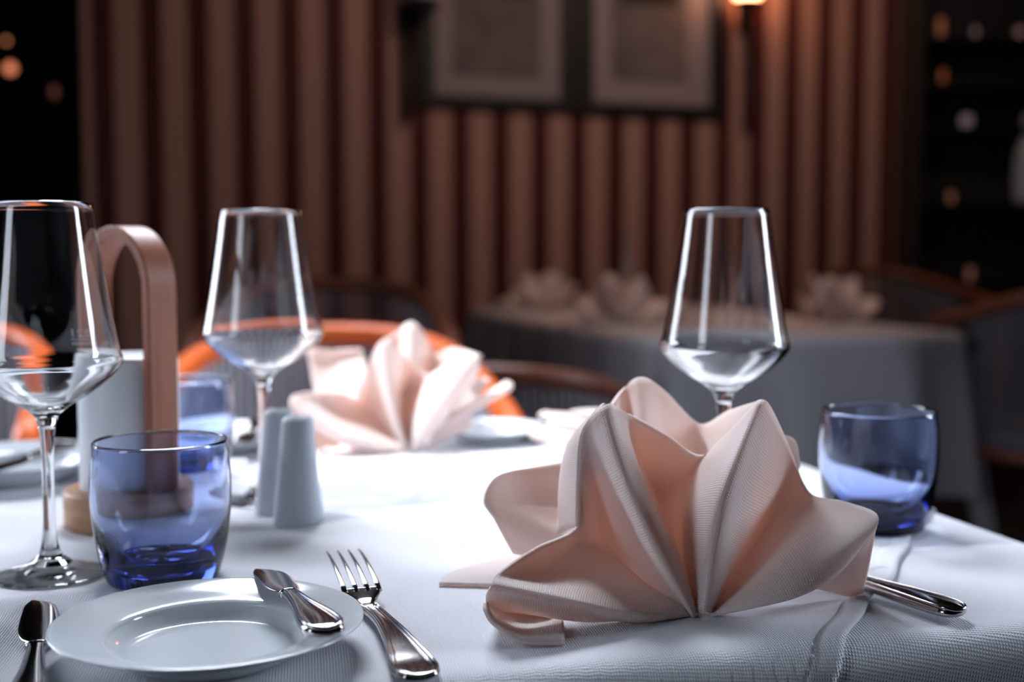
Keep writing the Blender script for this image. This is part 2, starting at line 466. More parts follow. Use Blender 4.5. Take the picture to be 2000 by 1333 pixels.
N1 = [
 # the front fan
 [[(1353,1227,.650),(1250,1226,.642),(1140,1212,.634),(1030,1196,.624),(949,1180,.612)],
  [(1352,1225,.648),(1245,1213,.634),(1135,1196,.624),(1030,1180,.615),(950,1163,.607)],
  [(1350,1222,.647),(1240,1200,.626),(1130,1178,.614),(1035,1158,.606),(960,1144,.603)],
  [(1350,1217,.650),(1245,1172,.652),(1145,1140,.650),(1050,1126,.640),(973,1122,.616)],
  [(1350,1214,.652),(1255,1150,.668),(1180,1095,.686),(1110,1072,.674),(1048,1072,.640)],
  [(1350,1212,.655),(1262,1140,.680),(1205,1085,.697),(1165,1050,.697),(1129,1028,.676)],
  [(1351,1210,.653),(1268,1118,.672),(1215,1040,.686),(1170,985,.690),(1130,940,.675)],
  [(1352,1209,.650),(1278,1105,.658),(1222,1000,.668),(1172,910,.674),(1138,850,.670)],
  [(1353,1210,.646),(1290,1108,.642),(1232,995,.646),(1190,890,.654),(1158,812,.668)],
  [(1355,1210,.643),(1304,1106,.636),(1248,985,.640),(1210,880,.651),(1186,791,.668)],
  [(1360,1204,.647),(1322,1100,.648),(1263,970,.660),(1228,880,.675),(1200,796,.680)],
  [(1361,1200,.656),(1325,1095,.680),(1272,975,.712),(1242,885,.712),(1238,815,.693)],
  [(1362,1198,.657),(1328,1090,.688),(1290,985,.722),(1290,920,.718),(1305,853,.702)],
  [(1363,1196,.657),(1335,1085,.688),(1320,1000,.712),(1335,940,.714),(1366,891,.707)],
  [(1364,1195,.653),(1348,1080,.667),(1345,990,.684),(1376,915,.694),(1418,853,.698)],
  [(1367,1194,.645),(1366,1085,.649),(1383,980,.655),(1428,885,.670),(1466,803,.684)],
  [(1375,1194,.640),(1389,1090,.636),(1411,985,.640),(1448,880,.656),(1487,783,.680)],
  [(1385,1196,.645),(1408,1125,.645),(1431,1030,.650),(1468,915,.666),(1505,800,.684)],
  [(1387,1200,.652),(1424,1130,.670),(1468,1045,.688),(1518,955,.696),(1543,880,.698)],
  [(1388,1203,.653),(1430,1138,.676),(1480,1062,.693),(1532,1002,.700),(1583,964,.698)],
  [(1388,1206,.652),(1437,1148,.666),(1505,1070,.678),(1580,1010,.680),(1648,982,.676)],
  [(1388,1209,.650),(1442,1158,.652),(1522,1095,.652),(1620,1042,.654),(1704,1001,.660)],
  [(1388,1213,.647),(1452,1170,.638),(1545,1128,.632),(1640,1078,.638),(1716,1018,.653)],
  [(1388,1217,.646),(1462,1186,.634),(1560,1160,.630),(1638,1115,.636),(1706,1034,.650)],
  [(1388,1215,.655),(1468,1182,.650),(1560,1158,.648),(1632,1112,.652),(1700,1040,.660)]],
 # curled flap at the bottom left
 [[(948,1178,.609),(958,1172,.622),(968,1166,.618)],
  [(949,1194,.604),(975,1192,.640),(1000,1185,.628)],
  [(966,1220,.600),(1005,1215,.648),(1040,1196,.632)],
  [(1020,1254,.598),(1050,1228,.645),(1075,1204,.636)],
  [(1103,1281,.598),(1100,1245,.632),(1090,1210,.645)]],
 # panel under the right lobe
 [[(1578,1138,.655),(1580,1141,.662),(1583,1145,.668)],
  [(1625,1110,.655),(1620,1134,.664),(1618,1153,.676)],
  [(1680,1065,.656),(1668,1118,.668),(1655,1164,.684)],
  [(1710,1018,.658),(1697,1095,.668),(1683,1173,.690)]],
 # back left lobe
 [[(1180,1100,.705),(1090,1098,.705),(1003,1080,.712)],
  [(1180,1085,.715),(1065,1035,.712),(965,1015,.706)],
  [(1180,1070,.725),(1062,1005,.726),(946,975,.706)],
  [(1182,1055,.735),(1075,975,.742),(973,929,.720)],
  [(1190,1030,.745),(1125,955,.757),(1050,912,.745)],
  [(1200,1010,.750),(1160,940,.765),(1110,902,.765)]],
 # outer side of the tall left fold
 [[(1184,790,.669),(1178,792,.682),(1170,800,.695)],
  [(1140,845,.670),(1126,850,.685),(1114,862,.705)],
  [(1131,935,.675),(1112,935,.692),(1096,938,.712)],
  [(1129,1029,.676),(1110,1034,.692),(1093,1042,.712)]],
 # flat petal far left
 [[(1100,1168,.700),(980,1168,.702),(858,1160,.706)],
  [(1100,1140,.700),(975,1128,.712),(872,1135,.722)],
  [(1100,1118,.710),(990,1108,.728),(915,1112,.745)],
  [(1100,1105,.720),(1060,1092,.735),(1010,1086,.752)]],
 # tall back lobe and the inner wall that joins it to the right peak
 [[(1270,1000,.732),(1222,880,.747),(1190,796,.745)],
  [(1278,990,.738),(1232,850,.760),(1218,760,.765)],
  [(1284,980,.724),(1258,850,.748),(1252,738,.768)],
  [(1290,975,.738),(1295,870,.768),(1297,765,.780)],
  [(1310,980,.748),(1342,900,.782),(1366,829,.792)],
  [(1345,980,.748),(1392,895,.772),(1425,803,.765)],
  [(1385,980,.728),(1442,880,.728),(1486,783,.694)]],
 # small lobe behind the right peak
 [[(1490,960,.735),(1515,870,.750),(1528,850,.755)],
  [(1505,975,.740),(1540,890,.752),(1552,864,.757)],
  [(1520,1000,.742),(1548,940,.748),(1562,912,.752)]],
]
napkin('napkin', N1, 'large peach napkin folded as a star fan, front right on the near table')

def dz(pt, k=0.0): return [[(x, y, Y + k) for (x, y, Y) in c] for c in pt]
N2 = [
 [[(790,888,1.188),(740,884,1.178),(680,870,1.168),(625,842,1.160),(574,802,1.150)],
  [(790,886,1.186),(735,872,1.168),(675,850,1.155),(620,825,1.148),(566,792,1.142)],
  [(790,882,1.190),(735,850,1.195),(680,815,1.195),(630,790,1.170),(580,770,1.150)],
  [(792,880,1.192),(745,840,1.215),(712,805,1.225),(690,785,1.205),(660,768,1.180)],
  [(793,880,1.195),(752,835,1.215),(722,800,1.225),(708,785,1.215),(700,778,1.190)],
  [(794,880,1.190),(765,825,1.195),(742,770,1.195),(730,735,1.190),(716,722,1.185)],
  [(795,881,1.184),(772,820,1.172),(756,760,1.172),(748,710,1.178),(744,668,1.188)],
  [(797,881,1.188),(778,820,1.182),(770,760,1.190),(770,715,1.196),(768,676,1.200)],
  [(798,880,1.195),(785,818,1.215),(785,775,1.235),(795,735,1.235),(800,705,1.222)],
  [(799,880,1.195),(792,820,1.218),(802,785,1.232),(818,755,1.235),(834,733,1.225)],
  [(800,880,1.188),(806,828,1.190),(824,785,1.195),(850,745,1.200),(878,712,1.200)],
  [(803,882,1.182),(828,832,1.168),(858,790,1.170),(890,745,1.180),(925,697,1.188)],
  [(808,883,1.186),(838,842,1.176),(868,808,1.180),(898,768,1.188),(934,722,1.192)],
  [(812,882,1.195),(842,848,1.195),(868,825,1.200),(885,800,1.205),(900,785,1.210)]],
 [[(574,800,1.150),(600,812,1.175),(640,830,1.19)],[(600,850,1.165),(630,850,1.19),(670,855,1.2)],[(618,880,1.165),(650,874,1.19),(700,870,1.2)],[(655,893,1.172),(700,884,1.19),(770,884,1.2)]],
 [[(700,800,1.22),(650,800,1.24),(620,780,1.26)],[(700,780,1.24),(650,750,1.26),(606,720,1.26)],[(700,765,1.25),(655,715,1.28),(606,683,1.26)],[(710,760,1.26),(690,700,1.29),(650,684,1.28)],[(715,750,1.26),(712,700,1.29),(706,682,1.29)]],
 [[(770,790,1.24),(752,710,1.25),(746,668,1.24)],[(775,780,1.25),(772,700,1.27),(772,652,1.27)],[(780,775,1.23),(798,700,1.25),(803,630,1.27)],[(790,775,1.25),(822,710,1.28),(828,655,1.29)],[(800,780,1.26),(838,730,1.30),(848,692,1.30)],[(820,785,1.26),(870,735,1.28),(885,680,1.27)],[(840,790,1.24),(895,745,1.24),(940,694,1.20)]],
 [[(870,810,1.22),(900,775,1.235),(925,745,1.25)],[(875,815,1.22),(915,780,1.235),(942,738,1.25)],[(880,820,1.22),(920,790,1.235),(957,742,1.25)]],
 [[(850,830,1.20),(910,795,1.20),(990,745,1.205)],[(852,838,1.195),(915,800,1.195),(1002,752,1.195)],[(855,842,1.20),(915,808,1.20),(995,763,1.20)]],
 [[(840,850,1.20),(880,825,1.21),(925,812,1.22)],[(840,862,1.195),(885,842,1.205),(920,832,1.215)],[(830,878,1.195),(870,858,1.205),(905,845,1.215)]],
]
n2 = napkin('napkin', N2, 'bright peach star fan napkin in the sun, in front of the orange chair', n=6, m=6)

# third napkin, mostly behind the front one: petals pointing left above a plate
N3 = [
 [[(1240,850,1.18),(1130,850,1.18),(1040,842,1.19)],[(1240,860,1.16),(1130,862,1.165),(1035,852,1.175)],[(1240,872,1.16),(1130,874,1.165),(1060,862,1.175)]],
 [[(1240,838,1.20),(1150,822,1.21),(1085,812,1.22)],[(1240,850,1.18),(1150,838,1.19),(1068,828,1.20)],[(1240,862,1.19),(1150,850,1.20),(1080,838,1.21)]],
 [[(1240,830,1.26),(1130,812,1.27),(1062,806,1.28)],[(1240,838,1.25),(1130,822,1.255),(1052,812,1.265)],[(1240,846,1.26),(1130,830,1.27),(1066,820,1.28)]],
 [[(1260,850,1.24),(1180,815,1.25),(1110,808,1.26)],[(1260,840,1.27),(1190,806,1.28),(1125,804,1.29)],[(1260,830,1.29),(1220,803,1.30),(1150,802,1.31)]],
]
napkin('napkin', N3, 'white folded napkin petals at the far table edge, left of the front napkin peak', n=5, m=5)

# three blurred napkins on the back table: star fans
def back_napkin(px, py, label, rz, sc=1.0, src=None):
    c = T(px, py, .7486)
    o = src.copy(); COL.objects.link(o)
    o.location = (c.x, c.y, .7486 ); o.rotation_euler = (0, 0, rz); o.scale = (sc,) * 3
    tag(o, label, 'napkin', 'napkins on the back table'); return o
front_np = bpy.data.objects['napkin']
back_napkin(1208, 634, 'blurred star napkin in the middle of the back table, left of the tall wine glass', 0.15, 1.15, front_np)
back_napkin(1050, 606, 'blurred peach napkin at the left end of the back table', -.5, 1.1, front_np)
back_napkin(1636, 628, 'blurred peach napkin on the right half of the back table', .5, 1.12, front_np)

# ------------------------------------------------------------------ wine glasses
def wine_glass(loc, label, sc=(1, 1, 1), rz=0, src=None):
    if src:
        g = copy_tree(src)
    else:
        g = empty('wine_glass', (0, 0, 0))
        outer = [(.0295, .2250), (.0335, .196), (.0382, .165), (.0430, .138), (.0447, .1325), (.0440, .1275), (.0375, .1200), (.0262, .1110), (.0140, .1035), (.0075, .0980), (.0052, .0920)]
        inner = [(.0286, .2250), (.0327, .196), (.0374, .165), (.0421, .138), (.0436, .1325), (.0428, .1285), (.0365, .1218), (.0250, .1132), (.0130, .1062), (.0055, .1035), (0, .1028)]
        o_ = smooth_prof(outer, 6); i_ = smooth_prof(inner, 6)
        prof = [(0, .0915)] + o_[::-1] + [(.02905, .2254)] + i_
        bm = bmesh.new(); lathe(bm, prof, 72); from_bm('bowl', bm, M['glass'], g)
        st = smooth_prof([(.0050, .0914), (.0040, .080), (.0036, .060), (.0036, .040), (.0042, .024), (.0070, .0135), (.0125, .0085)], 5)
        prof = [(0, .0914)] + st + [(.0124, .0078), (0, .0078)]
        bm = bmesh.new(); lathe(bm, prof, 40); from_bm('stem', bm, M['glass'], g)
        bm = bmesh.new(); lathe(bm, [(0, .0077), (.0122, .0077), (.0155, .0046), (.021, .0029), (.028, .0021), (.0336, .0017), (.0342, .0011), (.0338, .0005), (.032, .0003), (.012, .0005), (0, .0006)], 72); from_bm('foot', bm, M['foot_glass'], g)
    g.location = loc; g.scale = sc; g.rotation_euler = (0, 0, rz)
    tag(g, label, 'glass', None); return g
def at(px, D, z=ZT): return Vector(((px - 1000) / F * D, D, z + .0006))
SINK = Vector((0, 0, -.0002))
g1 = wine_glass(at(84, .733) + SINK, 'large clear wine glass cut by the left edge, in front of the wooden lantern')
g2 = wine_glass(at(512, .960) + SINK, 'clear wine glass behind the two shakers, in front of the orange chair rail', (1.055, 1.055, 1.01), src=g1)
g3 = wine_glass(at(1416, .853) + SINK, 'clear wine glass standing behind the front napkin', src=g1)
# etched measure line on the left glass, readable from its far side
def etching(parent):
    cu = bpy.data.curves.new('etched_mark', 'FONT'); cu.body = '0,2 l'; cu.size = .0075; cu.extrude = .00005; cu.align_x = 'CENTER'
    tmp = bpy.data.objects.new('tmp', cu); COL.objects.link(tmp)
    dg = bpy.context.evaluated_depsgraph_get(); me = bpy.data.meshes.new_from_object(tmp.evaluated_get(dg)); bpy.data.objects.remove(tmp)
    bm = bmesh.new(); bm.from_mesh(me)
    box(bm, Vector((0, -.0016, 0)), (.0135, .0005, .0001)); 
    for k in range(7): box(bm, Vector((-.0058 + k * .00195, -.0042, 0)), (.0013, .0012, .0001))
    a0 = R(80)
    for v in bm.verts:                     # wrap round the bowl, facing away from the camera
        z = .142 + v.co.y; r = .0431 + (.142 - z) * .155 + .0002 + v.co.z; a = a0 + v.co.x / r * -1.0 * -1
        a = a0 + v.co.x / -r * -1
        v.co = Vector((r * math.cos(a), r * math.sin(a), z))
    from_bm('etched_mark', bm, M['etch'], parent, False)
etching(g1)

# ------------------------------------------------------------------ blue tumblers
def tumbler(loc, label, src=None, rz=0):
    if src: g = src.copy(); COL.objects.link(g)
    else:
        outer = [(.0300, .0000), (.0325, .0012), (.0352, .009), (.0385, .024), (.0408, .045), (.0410, .060), (.0402, .073), (.0391, .0835)]
        inner = [(.0379, .0835), (.0390, .073), (.0397, .060), (.0392, .045), (.0372, .033), (.0325, .0210), (.0245, .0115), (.014, .0066), (0, .0050)]
        prof = [(0, .0012), (.022, .0010), (.027, .0)] + smooth_prof(outer, 6) + [(.0385, .0841)] + smooth_prof(inner, 6)
        bm = bmesh.new(); lathe(bm, prof, 80); g = from_bm('tumbler', bm, M['blue_glass'])
    g.location = loc; g.rotation_euler = (0, 0, rz)
    tag(g, label, 'tumbler'); return g
t1 = tumbler(at(307, .727), 'blue glass tumbler behind the white bread plate')
tumbler(at(1722, .864), 'blue glass tumbler near the right corner of the near table', t1, 1.0)
tumbler(at(362, 1.075), 'blue glass tumbler partly hidden behind the wooden lantern', t1, 2.0)

# ------------------------------------------------------------------ lantern
lc = at(247, .880)
ln = empty('lantern', lc, 0); tag(ln, 'wooden arch lantern with a white cylinder on a round wooden base', 'lantern')
bm = bmesh.new(); lathe(bm, [(0, 0), (.0450, 0), (.0462, .001), (.0465, .010), (.0458, .0112), (.0465, .0124), (.0465, .0245), (.0450, .0262), (0, .0262)], 72); from_bm('base', bm, M['base_wood'], ln)
bm = bmesh.new(); lathe(bm, [(0, .0264), (.0345, .0264), (.0350, .0275), (.0350, .118), (.0335, .1210), (.026, .1225), (0, .1225)], 64); from_bm('shade', bm, M['lamp_white'], ln)
def arch():
    bm = bmesh.new(); phi = R(-40)
    ax = Vector((math.cos(phi), math.sin(phi), 0)); nx = Vector((-ax.y, ax.x, 0))
    Rm, th, w = .0402, .0085, .0235; ztop = .214; path = []
    zc = ztop - Rm - th / 2
    for i in range(12): path.append((Rm, .0264 + (zc - .0264) * i / 12))
    for i in range(37):
        a = math.pi * i / 36; path.append((Rm * math.cos(a), zc + Rm * 1.0 * math.sin(a)))
    for i in range(1, 13): path.append((-Rm, zc - (zc - .0264) * i / 12))
    rings = []
    for i, (x, z) in enumerate(path):
        a, b = path[max(i - 1, 0)], path[min(i + 1, len(path) - 1)]
        d = Vector((b[0] - a[0], b[1] - a[1])).normalized(); n = Vector((d.y, -d.x))
        ring = []; bv = .0012
        for (e, k) in ((-1, -1), (-1, 1), (1, 1), (1, -1)):
            for (e2, k2) in (((th / 2 - bv) * e, k * w / 2), ((th / 2) * e, k * (w / 2 - bv))) if (e * k > 0) else (((th / 2) * e, k * (w / 2 - bv)), ((th / 2 - bv) * e, k * w / 2)):
                ring.append(bm.verts.new(ax * (x + n.x * e2) + nx * k2 + Vector((0, 0, z + n.y * e2))))
        rings.append(ring)
    for a, b in zip(rings, rings[1:]):
        for k in range(8): bm.faces.new((a[k], a[(k + 1) % 8], b[(k + 1) % 8], b[k]))
    bm.faces.new(rings[0][::-1]); bm.faces.new(rings[-1])
    o = from_bm('handle', bm, M['arch_wood'], ln, smooth=False)
arch()

# ------------------------------------------------------------------ shakers
def shaker(px, D, label, rz, src=None, dx=0):
    if src: g = copy_tree(src)
    else:
        g = empty('shaker', (0, 0, 0))
        prof = [(0, 0), (.0160, 0), (.0183, .0015), (.0181, .006), (.0153, .030), (.0128, .055), (.0113, .0730), (.0104, .0765), (.0085, .0785), (0, .0785)]
        bm = bmesh.new(); lathe(bm, [(0, 0), (.0160, 0)] + smooth_prof(prof[2:9], 5) + [(0, .0786)], 56, sx=1, sy=.78, power=2.6); from_bm('body', bm, M['grey_porcelain'], g)
        for i, (x, y) in enumerate(((0, 0), (.0028, 0), (-.0028, 0), (0, .0024), (0, -.0024))):
            bm = bmesh.new(); lathe(bm, [(0, .07862), (.0006, .07862), (.0006, .0788), (0, .0788)], 10, cx=x, cy=y); from_bm('pour_hole', bm, M['black'], g)
    p = at(px, D); g.location = p; g.rotation_euler = (0, 0, rz); tag(g, label, 'shaker'); return g
s1 = shaker(578, .870, 'front grey porcelain shaker, tapered, nearer the fork', R(12))
shaker(541, .912, 'rear grey porcelain shaker, half hidden by the front one', R(12), s1)

# ------------------------------------------------------------------ plates
PLATE = smooth_prof([(.0400, .0035), (.0415, .0012), (.0455, .0030), (.055, .0085), (.068, .0148), (.0815, .0200)], 5)
PTOP = smooth_prof([(.0826, .0215), (.0800, .0213), (.068, .0178), (.0560, .0150), (.0530, .0118), (.0470, .0062), (.040, .0052)], 5)
def plate(loc, label, src=None, sc=1.0):
    if src: g = src.copy(); COL.objects.link(g)
    else:
        bm = bmesh.new(); lathe(bm, [(0, .0032)] + [(.038, .0034), (.0385, .0005), (.0405, .0003)] + PLATE[3:] + [(.0828, .0206)] + PTOP + [(0, .0050)], 96)
        g = from_bm('bread_plate', bm, M['porcelain'])
    g.location = loc; g.scale = (sc,) * 3; tag(g, label, 'plate'); return g
pc = T(405, 1214, ZT + .0183); pl1 = plate(Vector((pc.x + .001, pc.y, ZT + .0006)), 'white porcelain bread plate at the front, holding a butter knife', sc=.895)
q = at(75, 1.02); pl2 = plate(at(20, 1.045), 'white bread plate at the far left, behind the left wine glass', pl1)
pl3 = plate(at(455, 1.215), 'white bread plate behind the shakers, near the rear blue tumbler', pl1, .85)
pl4 = plate(at(955, 1.262), 'white plate beside the sunlit napkin at the far table edge', pl1, .72)

# ------------------------------------------------------------------ cutlery
def frame(a, b, up=Vector((0, 0, 1))):
    d = (b - a).normalized(); s = d.cross(up).normalized(); u = s.cross(d).normalized(); return d, s, u
def piece(name, prof, a, d, s, u, mtl, parent, power=2.8, n=5, seg=20):
    """prof: (along, halfwidth, halfthick, height)"""
    q = spline([(p[0], p[1], p[2]) for p in prof], n); h = spline([(p[3], 0, 0) for p in prof], n)
    bm = bmesh.new(); loft(bm, [(a + d * v.x + u * hh.x, max(v.y, .0002), max(v.z, .0002), s, u) for v, hh in zip(q, h)], seg, power)
    return from_bm(name, bm, mtl, parent)
def thread(prof, a, d, s, u, parent, inset=.0012, rad=.00055, n=6, i0=0):
    """raised thread that follows the outline of a handle"""
    q = spline([(p[0], p[1], p[2]) for p in prof], n); h = spline([(p[3], 0, 0) for p in prof], n)
    L = [a + d * v.x + s * max(v.y - inset, .0004) + u * (hh.x + v.z * .93) for v, hh in list(zip(q, h))[i0:-2]]
    Rr = [a + d * v.x - s * max(v.y - inset, .0004) + u * (hh.x + v.z * .93) for v, hh in list(zip(q, h))[i0:-2]]
    v, hh = q[-3], h[-3]
    end = a + d * (v.x + .0012) + u * (hh.x + v.z * .9)
    bm = bmesh.new(); tube(bm, L + [end] + Rr[::-1], rad, 8); from_bm('thread_border', bm, M['steel'], parent)

HANDLE = [(0, .0048, .0022, 0), (.010, .0054, .0024, .0005), (.020, .0050, .0020, .002), (.045, .0052, .0019, .0040), (.070, .0070, .0020, .0040), (.090, .0092, .0022, .0018), (.103, .0112, .0022, 0), (.112, .0110, .0021, 0), (.118, .0080, .0018, 0), (.1205, .003, .0012, 0)]
def fork(a, b, label):
    d, s, u = frame(a, b); L = (b - a).length
    g = empty('fork', a); tag(g, label, 'fork'); o = Vector((0, 0, 0))
    k = .120 / .1205
    hstart = L - .1205
    hp = [(hstart + p[0], p[1], p[2], p[3] + .0024) for p in HANDLE]
    piece('handle', hp, o, d, s, u, M['steel'], g, 3.0)
    thread(hp, o, d, s, u, g, .0012, .0008, i0=4)
    thread(hp, o, d, s, u, g, .0034, .0006, i0=8)
    # root between tines and handle
    hr = hstart - .012
    piece('root', [(hr, .0112, .0010, .0088), (hr + .0035, .0102, .0013, .0070), (hr + .007, .0078, .0016, .0052), (hr + .010, .0058, .0019, .0038), (hstart + .003, .0034, .0020, .0026)], o, d, s, u, M['steel'], g, 3.4)
    for i in range(4):
        off = (-.0096 + i * .0064)
        bm = bmesh.new(); secs = []
        for t in range(9):
            f = t / 8; x = hr + .003 - f * (hr + .003); w = .0017 * (1 - f) + .0006 * f; hh = .0080 + .0075 * f - .012 * f * f * .25 + .0055 * math.sin(f * 1.6)
            secs.append((d * x + s * off + u * hh, w, .0010 * (1 - f) + .0005 * f, s, u))
        loft(bm, secs, 10, 3.0); from_bm('tine', bm, M['steel'], g)
    return g
fa = T(670, 1082, ZT + .017); fb = T(824, 1322, ZT + .004)
fa.z = ZT; fb.z = ZT
fork(fa + Vector((0, 0, .0008)), fb + Vector((0, 0, .0008)), 'silver dinner fork lying right of the bread plate, tines up')

def knife(a, b, label, blade=.5, bw=.0105, up=Vector((0, 0, 1)), bl=None, hw=1.0, cat='knife', lift=.0026, parts=True):
    d, s, u = frame(a, b, up); L = (b - a).length
    g = empty('knife', a); tag(g, label, cat); o = Vector((0, 0, 0)); bl = bl or L * blade
    q = [(0, .0010, .0003), (.006, .0055, .0005), (.016, .0085, .0007), (.6 * bl, 1.0 * bw, .0009), (.86 * bl, .82 * bw, .0010), (bl, .0040, .0012)]
    c = [0, 0, 0, 0, 0, 0]
    bm = bmesh.new(); secs = []
    sp_ = spline(q, 6)
    for v in sp_:
        x = v.x; w = max(v.y, .0005); skew = (bw - w) * .75 if x > .5 * bl else (w - bw) * -.55
        secs.append((d * x + s * (skew * (1 if x < .5 * bl else -.4)) + u * lift, w, max(v.z, .0003), s, u))
    loft(bm, secs, 16, 2.4); from_bm('blade', bm, M['steel'], g)
    bm = bmesh.new(); loft(bm, [(d * (bl - .001) + u * lift, .0050 * hw, .0026, s, u), (d * (bl + .001) + u * lift, .0058 * hw, .0030, s, u), (d * (bl + .003) + u * lift, .0050 * hw, .0028, s, u)], 16); from_bm('bolster', bm, M['steel'], g)
    H = L - bl; hp = [(bl + .002, .0046 * hw, .0026, lift), (bl + .15 * H, .0046 * hw, .0028, lift), (bl + .40 * H, .0062 * hw, .0032, lift), (bl + .70 * H, .0096 * hw, .0036, lift), (bl + .90 * H, .0108 * hw, .0034, lift), (bl + .975 * H, .0085 * hw, .0028, lift), (L, .0030, .0016, lift)]
    piece('handle', hp, o, d, s, u, M['steel'], g, 2.6)
    thread(hp, o, d, s, u, g, .0014, .0009, i0=2)
    return g
# butter knife across the plate rim
ka = T(516, 1112, ZT + .0210); kb = T(640, 1249, ZT + .0210)
knife(ka + Vector((0, 0, -.0025)), kb + Vector((0, 0, .0005)), 'small silver butter knife resting on the rim of the front bread plate', bl=.058, bw=.0088, hw=.92, lift=.0028)
# table knife at the far left
ka = T(84, 1176, ZT + .003); kb = ka + (T(62, 1333, ZT + .003) - ka).normalized() * .195
knife(Vector((ka.x, ka.y, ZT + .0008)), Vector((kb.x, kb.y, ZT + .0008)), 'silver table knife at the bottom left, left of the bread plate', bl=.083, bw=.0105, lift=.0034)
# handle from under the front napkin
ka = T(1876, 1200, ZT + .004)
kdir = (T(1690, 1122, ZT + .01) - ka).normalized(); kb2 = ka + kdir * .185
g = knife(Vector((kb2.x, kb2.y, ZT + .0010)), Vector((ka.x, ka.y, ZT + .0010)), 'silver knife whose handle sticks out right of the front napkin', bl=.075, hw=.92, lift=.0034)
# knives on the far plates
def far_knife(px, py, D, ang, z, label):
    p = P(px, py, D); d = Vector((math.cos(ang), math.sin(ang), 0)) * .14
    return knife(Vector((p.x, p.y, z)) - d * .5, Vector((p.x, p.y, z)) + d * .5, label, bl=.065, hw=.9)
far_knife(58, 930, 1.02, R(82), ZT + .021, 'silver butter knife on the far left bread plate')
far_knife(492, 915, 1.19, R(95), ZT + .018, 'silver butter knife on the plate behind the shakers')
far_knife(1065, 868, 1.255, R(-28), ZT + .0008, 'silver knife lying at the far table edge near the white folded petals')

# ------------------------------------------------------------------ chairs
def chair(loc, rz, label, group=None, src=None, wood='orange', cushion=True):
    if src: c = copy_tree(src)
    else:
        c = empty('armchair', (0, 0, 0))
        half = [(0, .220, .806), (.060, .215, .805), (.115, .197, .801), (.170, .150, .790), (.205, .085, .774), (.228, .000, .752), (.243, -.095, .732), (.252, -.190, .712), (.255, -.245, .690), (.256, -.268, .640), (.256, -.270, .56)]
        pts = [(-x, y, z) for x, y, z in half[:0:-1]] + half
        sp_ = spline(pts, 6)
        bm = bmesh.new(); tube(bm, sp_, .0185, 14); from_bm('rail', bm, M[wood], c)
        for sx in (-1, 1):
            bm = bmesh.new(); tube(bm, [Vector((sx * .256, -.270, .565)), Vector((sx * .258, -.275, .3)), Vector((sx * .26, -.28, .0))], [.0185, .017, .013], 12); from_bm('leg', bm, M[wood], c)
            bm = bmesh.new(); tube(bm, [Vector((sx * .17, .165, .44)), Vector((sx * .19, .21, .2)), Vector((sx * .20, .24, .0))], [.017, .016, .013], 12); from_bm('leg', bm, M[wood], c)
        # seat frame ring and cushion
        ring = [Vector((.235 * math.copysign(abs(math.cos(t)) ** .6, math.cos(t)), -.03 + .215 * math.copysign(abs(math.sin(t)) ** .6, math.sin(t)), .43)) for t in [2 * math.pi * i / 40 for i in range(41)]]
        bm = bmesh.new(); tube(bm, ring, .015, 8); from_bm('seat_frame', bm, M[wood], c)
        bm = bmesh.new(); lathe(bm, [(0, .425), (.9, .425), (1.0, .44), (1.0, .465), (.93, .482), (0, .488)], 40, sx=.232, sy=.212, power=3.2, cy=-.03); from_bm('cushion', bm, M['cushion'], c)
        # cords of the back, from the rail to the seat frame
        L = [0.0]
        for a, b in zip(sp_, sp_[1:]): L.append(L[-1] + (b - a).length)
        tot = L[-1]; n = 46; span = .84
        for k in range(n):
            s_ = tot / 2 + (k - (n - 1) / 2) / (n - 1) * span
            i = max(j for j in range(len(L)) if L[j] <= s_); f = (s_ - L[i]) / max(L[i + 1] - L[i], 1e-6); p = sp_[i].lerp(sp_[i + 1], f)
            q = Vector((p.x * .90, p.y * .80 - .005, .435)); mid = (p + q) / 2 + Vector((p.x, p.y, 0)).normalized() * .012
            bm = bmesh.new(); tube(bm, spline([p, mid, q], 3), .0048, 6); from_bm('cord', bm, M['cord'], c)
    c.location = loc; c.rotation_euler = (0, 0, rz); tag(c, label, 'chair', group)
    return c
def chair_at(px, D, rz, label, src=None, wood='orange', group=None):
    return chair(Vector(((px - 1000) / F * D, D, 0)), rz, label, group, src, wood)
ch = chair_at(635, 1.85, R(8.5), 'orange tub chair with white cord back, behind the sunlit napkin')
chair_at(-235, 1.85, R(10), 'orange tub chair at the left edge, seen past the left wine glass', ch)
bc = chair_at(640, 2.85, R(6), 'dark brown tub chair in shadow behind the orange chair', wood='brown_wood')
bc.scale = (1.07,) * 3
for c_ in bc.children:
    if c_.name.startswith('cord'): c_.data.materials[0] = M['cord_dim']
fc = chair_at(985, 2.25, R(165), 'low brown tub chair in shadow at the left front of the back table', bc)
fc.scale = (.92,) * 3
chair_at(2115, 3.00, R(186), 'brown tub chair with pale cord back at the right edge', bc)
chair_at(1745, 4.75, R(15), 'dim brown tub chair beyond the right end of the back table', bc)

